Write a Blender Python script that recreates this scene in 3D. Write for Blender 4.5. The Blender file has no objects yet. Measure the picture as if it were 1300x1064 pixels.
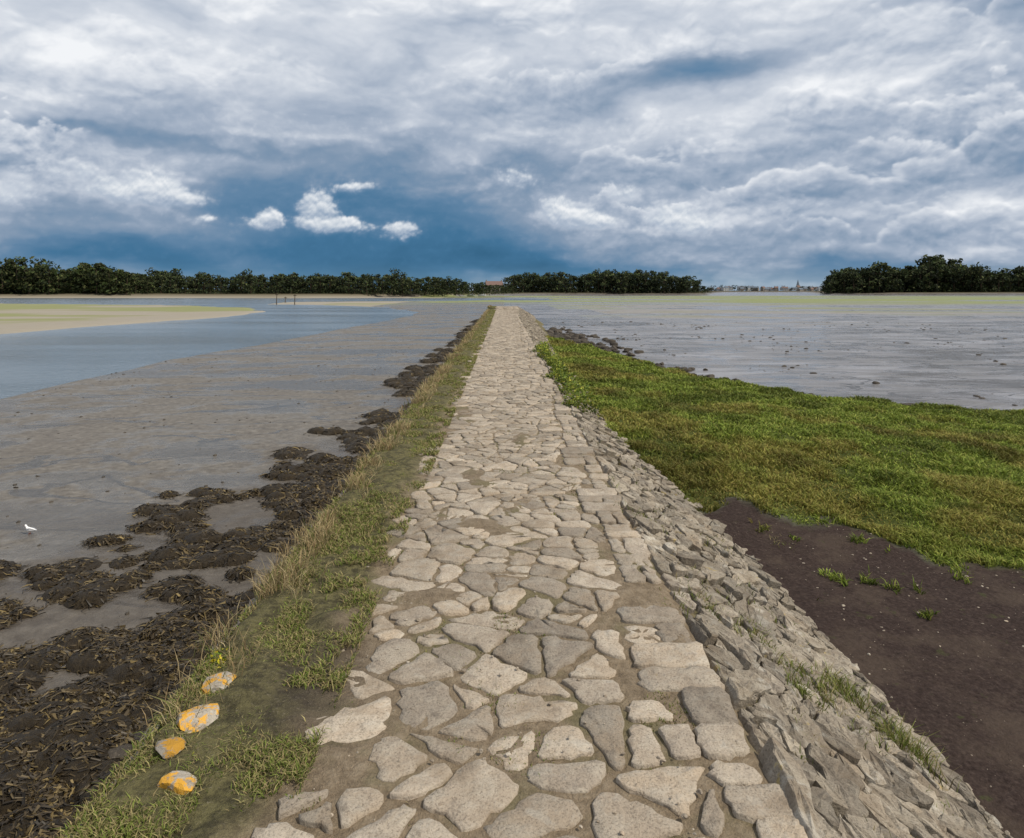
import bpy, math, random, bmesh
import numpy as np
from mathutils import Vector
rng=np.random.default_rng(7); random.seed(7)
sc=bpy.context.scene
F=900.0; HX=640.0; HY=369.0; H=2.0
def w(px,py,d):            # design-time conversion of surveyed points to metres
    Y=F*d/(py-HY); return ((px-HX)/F*Y, Y)
# ---------------------------------------------------------------- numpy noise
TAB=rng.random((8,256,256))
def vn(x,y,s=0):
    xi=np.floor(x).astype(int); yi=np.floor(y).astype(int); fx=x-xi; fy=y-yi
    fx=fx*fx*(3-2*fx); fy=fy*fy*(3-2*fy); T=TAB[s%8]
    a=T[xi%256,yi%256]; b=T[(xi+1)%256,yi%256]; c=T[xi%256,(yi+1)%256]; d=T[(xi+1)%256,(yi+1)%256]
    return (a*(1-fx)+b*fx)*(1-fy)+(c*(1-fx)+d*fx)*fy
def fbm(x,y,o=4,s=0):
    x=np.asarray(x,float); y=np.asarray(y,float); t=0;a=.5;n=0
    for i in range(o):
        t=t+a*vn(x*2**i+17.3*i,y*2**i+5.1*i,s+i); n+=a; a*=.5
    return t/n
GC=np.cos(TAB[3]*6.2832); GS=np.sin(TAB[3]*6.2832)
def pn(x,y):
    xi=np.floor(x).astype(int); yi=np.floor(y).astype(int); fx=x-xi; fy=y-yi
    u=fx**3*(fx*(fx*6-15)+10); v=fy**3*(fy*(fy*6-15)+10)
    def g(i,j): return GC[(xi+i)%256,(yi+j)%256]*(fx-i)+GS[(xi+i)%256,(yi+j)%256]*(fy-j)
    return ((g(0,0)*(1-u)+g(1,0)*u)*(1-v)+(g(0,1)*(1-u)+g(1,1)*u)*v)*1.5
def pf(x,y,o,off=0.0,rg=.5):
    t=0;a=1.0;n=0;c,s_=math.cos(.6),math.sin(.6)
    x=x+off*13.7;y=y-off*9.1
    for i in range(o):
        t=t+a*pn(x,y); n+=a; a*=rg
        x,y=(x*c-y*s_)*2.03+11.3,(x*s_+y*c)*2.03+4.7
    return t/n*1.6
def wor(x,y,s):
    xi=np.floor(x).astype(int); yi=np.floor(y).astype(int); fx=x-xi; fy=y-yi; d=np.full(np.shape(x),9.0)
    A_=TAB[s%8];B_=TAB[(s+1)%8]
    for i in (-1,0,1):
        for j in (-1,0,1):
            ii=(xi+i)%256; jj=(yi+j)%256
            d=np.minimum(d,(i+A_[ii,jj]-fx)**2+(j+B_[ii,jj]-fy)**2)
    return 1-np.sqrt(d)
def puff(x,y,o,off=0.0,rg=.5):
    t=0;a=1.0;n=0; x=x+off*7.7; y=y+off*3.3
    for i in range(o):
        t=t+a*wor(x,y,i*2+1); n+=a; a*=rg; x=x*2.1+5.3; y=y*2.1+9.7
    return t/n
def sst(a,b,x):
    t=np.clip((x-a)/(b-a),0,1); return t*t*(3-2*t)
# ---------------------------------------------------------------- node helper
class NB:
    def __init__(s,t): s.t=t
    def new(s,ty,**k):
        n=s.t.nodes.new(ty)
        for a,b in k.items(): setattr(n,a,b)
        return n
    def put(s,sock,v):
        if v is None: return
        if isinstance(v,bpy.types.NodeSocket): s.t.links.new(v,sock)
        else:
            if sock.type=='RGBA':
                if isinstance(v,(int,float)): v=(v,v,v,1)
                elif len(v)==3: v=(*v,1)
            sock.default_value=v
    def m(s,op,a,b=None,c=None,clamp=False):
        n=s.new('ShaderNodeMath',operation=op,use_clamp=clamp)
        for i,v in enumerate((a,b,c)): s.put(n.inputs[i],v)
        return n.outputs[0]
    def v(s,op,a,b=None,c=None):
        n=s.new('ShaderNodeVectorMath',operation=op)
        s.put(n.inputs[0],a); s.put(n.inputs[1],b)
        if c is not None: s.put(n.inputs[2],c)
        return n.outputs['Value'] if op in('DOT_PRODUCT','LENGTH') else n.outputs[0]
    def mix(s,f,a,b,bt='MIX'):
        n=s.new('ShaderNodeMix',data_type='RGBA',blend_type=bt)
        s.put(n.inputs[0],f); s.put(n.inputs[6],a); s.put(n.inputs[7],b); return n.outputs[2]
    def noise(s,vec,scale,detail=4,rough=.55,dist=0):
        n=s.new('ShaderNodeTexNoise'); s.put(n.inputs['Vector'],vec)
        n.inputs['Scale'].default_value=scale; n.inputs['Detail'].default_value=detail
        n.inputs['Roughness'].default_value=rough; n.inputs['Distortion'].default_value=dist
        return n.outputs[0]
    def mr(s,x,a,b,c=0,d=1,sm=True):
        n=s.new('ShaderNodeMapRange',interpolation_type='SMOOTHSTEP' if sm else 'LINEAR')
        for i,q in enumerate((x,a,b,c,d)): s.put(n.inputs[i],q)
        return n.outputs[0]
    def ramp(s,f,st):
        n=s.new('ShaderNodeValToRGB'); s.put(n.inputs[0],f); cr=n.color_ramp
        while len(cr.elements)<len(st): cr.elements.new(.5)
        for e,(p,c) in zip(cr.elements,st): e.position=p; e.color=(*c,1)
        return n.outputs[0]
    def sep(s,v):
        n=s.new('ShaderNodeSeparateXYZ'); s.put(n.inputs[0],v); return n.outputs
    def bump(s,h,st,dist,nrm=None):
        n=s.new('ShaderNodeBump'); s.put(n.inputs['Height'],h); n.inputs['Strength'].default_value=st
        n.inputs['Distance'].default_value=dist
        if nrm is not None: s.put(n.inputs['Normal'],nrm)
        return n.outputs[0]
    def attr(s,name):
        n=s.new('ShaderNodeAttribute'); n.attribute_name=name; return n.outputs['Color']
def newmat(name):
    m=bpy.data.materials.new(name); m.use_nodes=True; t=m.node_tree; t.nodes.clear()
    b=NB(t); p=b.new('ShaderNodeBsdfPrincipled'); o=b.new('ShaderNodeOutputMaterial')
    t.links.new(p.outputs[0],o.inputs[0]); 
    g=b.new('ShaderNodeNewGeometry').outputs['Position']
    return m,b,p,g
def pset(b,p,col=None,rough=None,nrm=None,spec=None):
    b.put(p.inputs['Base Color'],col); b.put(p.inputs['Roughness'],rough)
    if nrm is not None: b.put(p.inputs['Normal'],nrm)
    if spec is not None: b.put(p.inputs['Specular IOR Level'],spec)
# ---------------------------------------------------------------- mesh helpers
def link(o,parent=None):
    sc.collection.objects.link(o)
    if parent: o.parent=parent
    return o
def mkarr(name,V,loops,tot,mat,smooth=False,attrs=None,parent=None):
    V=np.asarray(V,np.float32); loops=np.asarray(loops,np.int32).ravel(); tot=np.asarray(tot,np.int32)
    me=bpy.data.meshes.new(name); me.vertices.add(len(V)); me.vertices.foreach_set('co',V.ravel())
    me.loops.add(len(loops)); me.loops.foreach_set('vertex_index',loops)
    st=np.concatenate([[0],np.cumsum(tot)[:-1]]).astype(np.int32)
    me.polygons.add(len(tot)); me.polygons.foreach_set('loop_start',st)
    me.update(calc_edges=True)
    me.polygons.foreach_set('use_smooth',np.full(len(tot),bool(smooth)))
    for k,c in (attrs or {}).items():
        c=np.asarray(c,np.float32)
        if c.shape[1]==3: c=np.hstack([c,np.ones((len(c),1),np.float32)])
        a=me.color_attributes.new(k,'FLOAT_COLOR','POINT'); a.data.foreach_set('color',c.ravel())
    me.materials.append(mat); me.update()
    return link(bpy.data.objects.new(name,me),parent)
def mkpy(name,V,Fc,mats,mi=None,smooth=False,attrs=None,parent=None,loc=None):
    me=bpy.data.meshes.new(name); me.from_pydata([tuple(v) for v in V],[],Fc)
    for m in (mats if isinstance(mats,list) else [mats]): me.materials.append(m)
    if mi is not None: me.polygons.foreach_set('material_index',np.array(mi,np.int32))
    if smooth: me.polygons.foreach_set('use_smooth',np.ones(len(Fc),bool))
    for k,c in (attrs or {}).items():
        c=np.asarray(c,np.float32)
        if c.shape[1]==3: c=np.hstack([c,np.ones((len(c),1),np.float32)])
        a=me.color_attributes.new(k,'FLOAT_COLOR','POINT'); a.data.foreach_set('color',c.ravel())
    me.update(); o=link(bpy.data.objects.new(name,me),parent)
    if loc: o.location=loc
    return o
# ================================================================= CAMERA
cam=bpy.data.cameras.new('camera'); co=link(bpy.data.objects.new('camera',cam)); sc.camera=co
co.location=(0,0,H); co.rotation_euler=(math.radians(90),0,0)
cam.sensor_width=36; cam.lens=36*F/1300; cam.shift_x=10/1300; cam.shift_y=-(532-HY)/1300
cam.clip_start=.05; cam.clip_end=40000
# ================================================================= LIGHT + WORLD
SE=math.radians(50); SA=math.radians(112)
sd=Vector((math.sin(SA)*math.cos(SE),math.cos(SA)*math.cos(SE),math.sin(SE)))
L=bpy.data.lights.new('sun','SUN'); L.energy=4.0; L.angle=math.radians(3); L.color=(1,.92,.79)
lo=link(bpy.data.objects.new('sun',L)); lo.rotation_euler=(-sd).to_track_quat('-Z','Y').to_euler(); lo.location=(0,-20,40)
W=bpy.data.worlds.new('World'); sc.world=W; W.use_nodes=True; t=W.node_tree; t.nodes.clear(); b=NB(t)
bg=b.new('ShaderNodeBackground'); wo=b.new('ShaderNodeOutputWorld'); t.links.new(bg.outputs[0],wo.inputs[0])
sky=b.new('ShaderNodeTexSky'); sky.sky_type='NISHITA'; sky.sun_disc=False; sky.sun_elevation=SE; sky.sun_rotation=SA
D=b.new('ShaderNodeTexCoord').outputs['Generated']
fin=b.mix(b.mr(b.noise(D,2.2,3),.35,.6,.5,.9),sky.outputs[0],(5.0,5.1,5.4))
b.put(bg.inputs[0],fin); bg.inputs[1].default_value=.1
# ================================================================= SKY DOME (cloud deck ahead, 15 km away)
RD=15000
aa_=np.radians(np.concatenate([np.arange(-84,-40,.8),np.arange(-40,40,.068),np.arange(40,84.1,.8)]))
ee_=np.radians(np.concatenate([np.arange(-1.2,24.2,.068),np.arange(24.5,66,1.0)]))
AZ,EL=np.meshgrid(aa_,ee_)
dx_,dy_,dz_=np.sin(AZ)*np.cos(EL),np.cos(AZ)*np.cos(EL),np.sin(EL)
U=AZ*F*1.06+HX; Vp=HY-EL*F*1.03          # angular units
zc=np.maximum(dz_,0)+.11; QX=dx_/zc; QY=dy_/zc
wx=pf(U/150,Vp/80,5,1)*44; wy=pf(U/150,Vp/80,5,2)*22
UW=U+wx; VW=Vp+wy
Bf=np.full(U.shape,.735)
for px,py,rx,ry,amp in [(440,262,290,54,-.54),(400,335,480,36,-.52),(650,310,120,40,-.18),(30,325,190,26,-.14),
 (905,95,110,26,-.36),(1240,35,150,46,-.24),(170,192,220,9,-.20),(30,125,150,20,-.14),(640,35,130,14,-.10),(560,210,160,12,-.14),(200,30,160,16,-.10),
 (420,40,240,40,.06),(1030,140,170,26,.12),(700,160,240,22,.08),(90,235,120,30,.06),(320,120,220,24,.04),
 (1020,262,120,20,-.14),(900,215,90,14,-.12),(1240,215,110,20,-.10),(1150,350,260,14,-.16),(820,345,240,16,-.24),
 (780,225,60,26,.08),(1180,300,180,20,.02)]:
    Bf+=amp*np.exp(-((UW-px)/rx)**2-((VW-py)/ry)**2)
calm=1-.85*np.exp(-((U-420)/330)**2-((Vp-300)/62)**2)
PF=[]
for i,(sx,sy) in enumerate(((78,50),(50,34),(115,62))):
    PF.append((puff(U/sx+wx/300,Vp/sy+wy/160,5,i*1.7,.5),puff((U-2)/sx+wx/300,(Vp-6)/sy+wy/160,5,i*1.7,.5),sy))
nA=pf(QX*.62,QY*.62,8,3,.52); Bf+=nA*.20*calm
nB=pf(U/170+wx/200,Vp/60+wy/100,7,4,.5); Bf+=nB*.16*(.4+.6*calm)
hi=sst(.0,.25,nB+nA*.6)
Bf+=((PF[2][0]-.45)*.26+(PF[2][0]-PF[2][1])*.45)*calm*(.35+.65*hi)
for i,(yb_,x0_,x1_,st_,hgt) in enumerate([(60,980,1500,.55,44),(98,520,900,.45,44),(130,920,1330,.85,42),(168,1030,1500,.85,46),(120,-300,420,.28,50),(196,690,1010,.85,42),(206,1010,1500,.75,50),(206,-300,210,.85,46),(232,820,1260,.85,42),(246,-250,130,.8,34),(258,690,960,.75,32),(270,1060,1500,.85,36),(292,900,1500,.6,26)]):
    P0,P1_,sy=PF[i%3]
    e1=pf(U/150,Vp*0+i*3.3,5,6+i)*34
    dd=Vp-(yb_+e1)+(P0-.45)*64
    win=sst(x0_,x0_+130,UW)*(1-sst(x1_-150,x1_,UW)); mk0=sst(-2,7,dd)*win*np.exp(-np.maximum(dd,0)/hgt)*st_
    val=.40+.58*np.exp(-np.maximum(dd,0)/(hgt*.42))+(P0-P1_)*1.25
    Bf=Bf*(1-mk0)+val*mk0
stops=np.array([0,.16,.34,.50,.62,.76,.98]); cols_=np.array([(.038,.130,.240),(.058,.172,.310),(.125,.235,.375),(.240,.325,.445),(.37,.44,.55),(.58,.63,.71),(.89,.91,.94)])
def rampn(v,s_,c): return np.stack([np.interp(v,s_,c[:,k]) for k in range(3)],-1)
def cf(U_,V_):
    s_=np.full(U_.shape,-.50)
    for px,py,rx,ry,amp in [(172,256,40,12,.9),(205,246,28,17,1),(236,260,30,11,.85),(322,286,20,8,.9),(340,277,16,10,.95),(388,262,18,20,1),(410,262,14,12,.75),(396,286,32,10,1),(440,286,26,10,.9),(440,237,30,9,.85),(502,290,22,13,.95),
      (712,262,26,16,1),(735,273,32,14,1),(770,279,28,10,.85),(858,274,32,18,.85),(892,286,38,14,.8),(262,284,24,7,.7),(655,222,34,15,.65),(800,243,30,15,.6),(45,264,50,17,.65),(120,235,60,16,.55)]:
        s_+=amp*np.exp(-((U_-px)/rx)**2-((V_-py)/ry)**2)
    return s_
def cfull(U_,V_): 
    a_=pf(U_/34,V_/28,4,20); return cf(U_+a_*5,V_+pf(U_/34,V_/28,4,21)*3)+(puff(U_/19+a_*.3,V_/15,4,22,.55)-.48)*.75
near_=(Vp>150)&(Vp<340)&(U>-100)&(U<1400)
f1=np.full(U.shape,-1.0); f2=f1.copy(); f1[near_]=cfull(U[near_],Vp[near_]); f2[near_]=cfull(U[near_]+1.0,Vp[near_]-4.0)
Bf+=.16*sst(-.5,.3,f1)                         # soft mist around the puffs
C_=rampn(Bf,stops,cols_)
lit=np.clip(.44+(f1-f2)*.9+.32*np.clip(f1,0,.6),0,1)
cc=rampn(lit,np.array([0,.35,.7,1]),np.array([(.22,.32,.45),(.38,.46,.58),(.66,.71,.77),(.88,.90,.92)]))
mk0=(sst(-.14,.30,f1)*(.57+.38*lit))[...,None]; C_=C_*(1-mk0)+cc*mk0
vl=(np.exp(-((Vp-362)/18)**2)*.55)[...,None]; C_=C_*(1-vl)+np.array([.155,.28,.39])*vl
q=np.arange(U.size).reshape(U.shape); q=np.stack([q[:-1,:-1],q[:-1,1:],q[1:,1:],q[1:,:-1]],-1).reshape(-1,4)
m=bpy.data.materials.new('cloud_sky'); m.use_nodes=True; m.node_tree.nodes.clear(); b=NB(m.node_tree)
em=b.new('ShaderNodeEmission'); o=b.new('ShaderNodeOutputMaterial'); b.put(em.inputs[0],b.attr('col')); b.t.links.new(em.outputs[0],o.inputs[0])
try: m.cycles.emission_sampling='NONE'
except Exception as ex: print(ex)
mkarr('sky',np.stack([dx_*RD,dy_*RD,dz_*RD],-1).reshape(-1,3),q,np.full(len(q),4),m,True,{'col':C_.reshape(-1,3)})
# ================================================================= TERRAIN
def sdist(X,Y,poly):
    d=np.full(X.shape,1e9); ins=np.zeros(X.shape,bool); n=len(poly)
    for i in range(n):
        ax,ay=poly[i]; bx,by=poly[(i+1)%n]; ex,ey=bx-ax,by-ay
        tt=np.clip(((X-ax)*ex+(Y-ay)*ey)/(ex*ex+ey*ey+1e-9),0,1)
        d=np.minimum(d,np.hypot(X-ax-tt*ex,Y-ay-tt*ey))
        c=((ay>Y)!=(by>Y))&(X<(bx-ax)*(Y-ay)/(by-ay+1e-12)+ax); ins^=c
    return np.where(ins,d,-d)
chan=[(-16,-60),(-16.6,24),(-17,35),(-15.4,58),(-13,98),(-14.3,120),(-26,154),(-48,180),(-62,186),(-66,215),(20,262),(20,330),(-60,345),(-700,345),(-700,215),(-135,192),
      (-83,171),(-54,147),(-41,120),(-38,98),(-41,75),(-42,58),(-48,20),(-50,-60)]
rais=[(.5,-60),(60,-60),(60,9),(30,13),(12.5,17.2),(8,19.4),(6.6,23),(6.0,26.5),(4.6,34),(3.3,42),(2.3,52),(1.7,60),(.5,62)]
def masks(X,Y):
    r=X/np.maximum(Y,1)
    S=np.interp(r,[-1.6,-.6,-.2,-.1,-.02,.1,.28,.31,.43,.455,.6,1.6],[330,345,350,400,470,520,520,1400,1400,600,580,500])
    S=S+ (fbm(X/60,Y/60,3,2)-.5)*40
    land=sst(0,14,Y-S)
    wz=(fbm(X/6,Y/9,3,3)-.5)
    ch=sdist(X,Y+wz*4,chan)+wz*np.clip(Y/40,.5,6)
    ra=sdist(X,Y,rais)+(fbm(X/1.1,Y/1.5,4,1)-.5)*1.3
    yb=np.interp(X,[2,3,4.1,4.4,5.3,8,15,40],[8.9,8.9,8.5,7.8,7.3,6.7,6.2,6])
    gr=sst(-.12,.25,Y-yb+(fbm(X/.5,Y/.5,4,5)-.5)*1.5)*sst(.0,.3,ra)*(X>0)
    so=sst(0,.3,ra)*(1-gr)*(X>0)
    return land,ch,ra,gr,so
def zt(X,Y,mk=None):
    land,ch,ra,gr,so=mk or masks(X,Y)
    left=-1.3-.14*sst(5,16,-X)+(fbm(X/2.5,Y/2.5,3,6)-.5)*.05
    right=-1.38+(fbm(X/3.5,Y/3.5,3,6)-.5)*.05
    z=np.where(X<0,left,right)
    zg=np.interp(Y,[0,7.5,12,20,35,50,65],[-.9,-.88,-.42,-.5,-.65,-.95,-1.3])-np.clip(X-2,0,9)*.045*sst(8,12,Y)
    z=z+(zg-z)*sst(-.3,.5,ra)*(X>0)
    z=z+gr*(fbm(X/.7,Y/.7,3,4)-.5)*.18
    z=z-.75*sst(-.6,1.6,ch)*(1-land)
    z=z+land*(1.9+ (fbm(X/70,Y/70,2,1)-.5)*.6)
    return z
def graded(lo,mid0,mid1,hi,s,g):
    a=[mid0]; 
    while a[-1]<mid1: a.append(a[-1]+s)
    st=s
    while a[-1]<hi: st*=g; a.append(a[-1]+st)
    st=s; l=[mid0]
    while l[-1]>lo: st*=g; l.append(l[-1]-st)
    return np.array(l[1:][::-1]+a)
gx=graded(-16000,-7,13,16000,.13,1.045); gy=graded(-60,2,11,16000,.11,1.018)
XX,YY=np.meshgrid(gx,gy); mk=masks(XX,YY); ZZ=zt(XX,YY,mk); land,ch,ra,gr,so=mk
r=XX/np.maximum(YY,1)
alg=np.zeros_like(XX)
alg+=sst(150,210,YY)*(1-sst(430,500,YY))*(XX>-45)*sst(.38,.56,fbm(XX/60,YY/14,5,2)+.10*sst(.0,.4,r))
alg+=sst(80,110,YY)*(1-sst(150,200,YY))*(XX>10)*sst(.52,.66,fbm(XX/20,YY/7,5,3))*.5
alg+=(XX<-42)*sst(60,80,YY)*(1-sst(180,200,YY))*sst(.44,.60,fbm(XX/20,YY/14,5,2)+.1*sst(60,110,-XX))*.8
alg=np.clip(alg,0,1)
sand=(XX<-30)*sst(50,62,YY)*1.0+ (XX>15)*sst(60,90,YY)*(1-sst(160,220,YY))*sst(.5,.62,fbm(XX/30,YY/9,5,6))*.45
Etab=([0,4,8.5,13,17,27,45,75,90],[-9,-7.5,-6.0,-4.5,-3.8,-3.6,-3.0,-2.6,-2])
weed=(XX<-1)*sst(-.3,.9,XX-np.interp(YY,*Etab)+(fbm(XX/.6,YY/.6,4,2)-.5)*3.4)*(YY<90)
ew=ra+(fbm(XX/1.4,YY/1.4,4,6)-.5)*2.2
weed=weed+(XX>0)*(YY>15)*(YY<75)*sst(-1.6,-.5,ew)*(1-sst(.2,.6,ra))*1.2
weed=np.clip(weed,0,1.3)
m1=np.stack([gr,so,alg,land],-1).reshape(-1,4); m2=np.stack([sand,weed,(XX>0)*1.0,np.ones_like(XX)],-1).reshape(-1,4)
ny,nx=XX.shape; idx=np.arange(ny*nx).reshape(ny,nx)
q=np.stack([idx[:-1,:-1],idx[:-1,1:],idx[1:,1:],idx[1:,:-1]],-1).reshape(-1,4)
m,b,p,g=newmat('mudflat_material')
s1=b.new('ShaderNodeAttribute'); s1.attribute_name='m1'; a1=b.sep(s1.outputs['Color']); la=s1.outputs['Alpha']
a2=b.sep(b.attr('m2'))
n1=b.noise(g,.55,8,.62,.3); n2=b.noise(g,6,7,.7); n3=b.noise(b.v('MULTIPLY',g,(.05,.22,1)),1.6,8,.6,.5)
n6=b.noise(b.v('MULTIPLY',g,(.22,.5,1)),1.0,9,.68,.8)
riv=b.noise(b.v('MULTIPLY',g,(.10,.30,1)),1.0,4,.5,1.2)
rv=b.mr(b.m('ABSOLUTE',b.m('SUBTRACT',riv,.5)),.004,.014,1,0)
mud=b.ramp(n2,[(.3,(.062,.050,.038)),(.5,(.130,.114,.093)),(.7,(.21,.19,.16))])
mud=b.mix(b.mr(n1,.42,.62),mud,b.mix(.5,mud,(.15,.14,.125)))
mudR=b.mix(.6,mud,(.205,.20,.215))  # pale lavender of sky reflected in wet mud, put into the base colour
mudR=b.mix(b.mr(n6,.50,.60,0,.75),mudR,(.085,.078,.070))
mudR=b.mix(b.mr(n6,.40,.46,.5,0),mudR,(.30,.30,.32))
mud=b.mix(a2[2],mud,mudR)
mud=b.mix(b.mr(n3,.47,.60,0,.6),mud,(.095,.080,.062))
mud=b.mix(b.m('MULTIPLY',rv,.55),mud,(.06,.055,.05))
mud=b.mix(b.m('MULTIPLY',a2[1],.6),mud,b.mix(n2,(.035,.027,.018),(.10,.08,.06)))
mud=b.mix(a2[0],mud,b.mix(n2,(.25,.22,.17),(.32,.29,.235)))
mud=b.mix(b.m('MULTIPLY',a1[2],.9),mud,b.mix(n1,(.15,.195,.045),(.25,.26,.11)))
soil=b.ramp(b.noise(g,30,6,.7),[(.3,(.020,.013,.011)),(.55,(.043,.030,.026)),(.75,(.080,.060,.050))])
soil=b.mix(b.mr(b.noise(g,1.3,6,.65),.48,.66,0,.6),soil,(.075,.056,.043))
soil=b.mix(b.mr(b.noise(g,4.5,7,.7),.60,.70,0,.6),soil,(.05,.06,.02))
gcol=b.ramp(b.noise(g,22,7,.75),[(.32,(.018,.022,.006)),(.5,(.050,.062,.014)),(.68,(.11,.12,.03))])
lnd=b.mix(n2,(.05,.05,.025),(.11,.085,.05))
col=b.mix(a1[1],mud,soil); col=b.mix(a1[0],col,gcol); col=b.mix(la,col,lnd)
dry=b.m('MINIMUM',b.m('ADD',b.m('ADD',a1[0],a1[1]),b.m('ADD',la,b.m('ADD',b.m('MULTIPLY',a1[2],.6),b.m('MULTIPLY',a2[0],.7)))),1.0)
wv=b.m('ADD',b.m('ADD',n1,b.m('MULTIPLY',b.m('SUBTRACT',n3,.5),.8)),b.m('MULTIPLY',rv,.2))
wet=b.m('MULTIPLY',b.mr(wv,.46,.58,.62,.16),b.m('MULTIPLY_ADD',a2[2],-.45,1.0))
ro=b.m('ADD',b.m('MULTIPLY',b.m('SUBTRACT',1.0,dry),wet),b.m('MULTIPLY',dry,.95))
bh=b.m('ADD',b.m('MULTIPLY',n2,.7),b.m('MULTIPLY',b.noise(g,28,4,.6),.25)); bh=b.m('ADD',bh,b.m('MULTIPLY',b.noise(g,1.6,5,.6),1.0))
pset(b,p,col,ro,b.bump(bh,.75,.07),b.m('MULTIPLY_ADD',dry,-.4,.5))
ground=mkarr('mudflat_ground',np.stack([XX,YY,ZZ],-1).reshape(-1,3),q,np.full(len(q),4),m,True,{'m1':m1,'m2':m2})
# water
m,b,p,g=newmat('water_material')
wv=b.noise(b.v('MULTIPLY',g,(.6,1.6,1)),2.2,5,.6,.3); wl=b.noise(b.v('MULTIPLY',g,(.03,.12,1)),1,4)
pset(b,p,b.mix(wl,(.085,.125,.165),(.125,.165,.20)),b.mr(wl,.3,.7,.08,.22),b.bump(wv,.9,.12),.5)
mkpy('water',[(-16000,-60,-1.62),(16000,-60,-1.62),(16000,16000,-1.62),(-16000,16000,-1.62)],[(0,1,2,3)],m)
# ================================================================= STONE MATERIALS
def stonemat(name,c0,c1,c2,lich=.6,orange=0,bs=.6,dirt=.55,yl=0):
    m,b,p,g=newmat(name); s=b.sep(b.attr('tint')); 
    gg=b.v('ADD',g,b.v('MULTIPLY',b.attr('tint'),(7,5,3)))
    n=b.noise(gg,9,8,.65); f=b.noise(gg,95,4,.7); l=b.noise(gg,5,7,.7,.4)
    col=b.mix(s[0],c0,c1); col=b.mix(b.mr(n,.40,.62),col,c2)
    col=b.mix(b.mr(f,.3,.52,.65,0),col,(.085,.068,.05)); col=b.mix(b.mr(f,.56,.75,0,.35),col,(.52,.46,.39))
    col=b.mix(b.mr(l,.55,.64,0,lich),col,(.44,.415,.36))
    col=b.mix(b.mr(b.noise(gg,13,6,.7),.56,.66,0,.5),col,(.15,.125,.10))
    col=b.mix(b.mr(b.noise(g,2.3,7,.65),.50,.68,0,dirt),col,(.19,.145,.098))
    if yl: col=b.mix(b.mr(b.noise(g,5,7,.7),.63,.68,0,yl),col,(.40,.30,.09))
    if orange: col=b.mix(b.mr(b.noise(g,16,6,.65),.47,.54,0,orange),col,(.55,.29,.03))
    vr=b.m('MULTIPLY_ADD',s[1],.55,.68); hv=b.v('SCALE',col); b.put(hv.node.inputs['Scale'],vr)
    h=b.m('ADD',b.m('MULTIPLY',n,1.0),b.m('MULTIPLY',f,.22)); h=b.m('ADD',h,b.m('MULTIPLY',b.noise(gg,30,5,.6),.4))
    pset(b,p,hv,.85,b.bump(h,bs,.03),.25); return m
mflag=stonemat('flagstone_granite',(.37,.300,.222),(.315,.268,.215),(.385,.335,.268),.35,bs=.8)
mrev=stonemat('revetment_granite',(.29,.245,.185),(.21,.18,.145),(.33,.29,.23),.6,bs=1.0,dirt=.6,yl=.6)
mlich=stonemat('lichen_stone',(.33,.30,.25),(.27,.24,.20),(.36,.33,.28),.8,.95)
mdark=stonemat('dark_wet_rock',(.040,.034,.027),(.065,.055,.043),(.05,.043,.035),.05,dirt=.1)
# ================================================================= PAVING PATTERNS
def darts(u0,u1,v0,v1,rf,n):
    P=np.empty((n,2)); R=np.empty(n); k=0
    C=rng.random((n*1,2))*[u1-u0,v1-v0]+[u0,v0]
    for c in C:
        r_=rf(c[0],c[1])
        if k:
            d2=(P[:k,0]-c[0])**2+(P[:k,1]-c[1])**2
            if (d2<np.minimum(r_,R[:k])**2).any(): continue
        P[k]=c; R[k]=r_; k+=1
    return P[:k],R[:k]
def clip(poly,nx_,ny_,c):
    out=[]; n=len(poly)
    for i in range(n):
        a=poly[i]; bb=poly[(i+1)%n]; da=a[0]*nx_+a[1]*ny_-c; db=bb[0]*nx_+bb[1]*ny_-c
        if da<=0: out.append(a)
        if (da<0<db) or (db<0<da):
            tt=da/(da-db); out.append((a[0]+(bb[0]-a[0])*tt,a[1]+(bb[1]-a[1])*tt))
    return out
def voro(P,R,bounds,wt=.35):
    u0,u1,v0,v1=bounds; cells=[]
    for i in range(len(P)):
        x0,y0=P[i]; s=1.2
        poly=[(max(u0,x0-s),max(v0,y0-s)),(min(u1,x0+s),max(v0,y0-s)),(min(u1,x0+s),min(v1,y0+s)),(max(u0,x0-s),min(v1,y0+s))]
        d2=(P[:,0]-x0)**2+(P[:,1]-y0)**2; nb=np.argsort(d2)[1:18]
        for j in nb:
            if d2[j]>2.5: break
            dx,dy=P[j]-P[i]; dn=math.sqrt(d2[j])+1e-9
            mid=.5+wt*(R[i]**2-R[j]**2)/(2*d2[j]); mid=min(max(mid,.25),.75)
            poly=clip(poly,dx/dn,dy/dn,(x0*dx+y0*dy)/dn+dn*mid)
            if len(poly)<3: break
        if len(poly)>=3: cells.append(poly)
    return cells
def area(p_): return .5*abs(sum(p_[i][0]*p_[(i+1)%len(p_)][1]-p_[(i+1)%len(p_)][0]*p_[i][1] for i in range(len(p_))))
def split(poly,tf,out,rot=.45):
    a_=area(poly)
    if a_<.004: return
    if a_<tf(): out.append(poly); return
    A=np.array(poly); c=A.mean(0); d=A-c; cov=d.T@d; wv_,vv=np.linalg.eigh(cov); ax=vv[:,1]
    th=math.atan2(ax[1],ax[0])+random.uniform(-rot,rot); n0,n1_=math.cos(th),math.sin(th)
    c=c+ax*random.uniform(-.2,.2)*math.sqrt(a_); k=c[0]*n0+c[1]*n1_
    p1=clip(poly,n0,n1_,k); p2=clip(poly,-n0,-n1_,-k)
    if len(p1)>2: split(p1,tf,out,rot)
    if len(p2)>2: split(p2,tf,out,rot)
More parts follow.
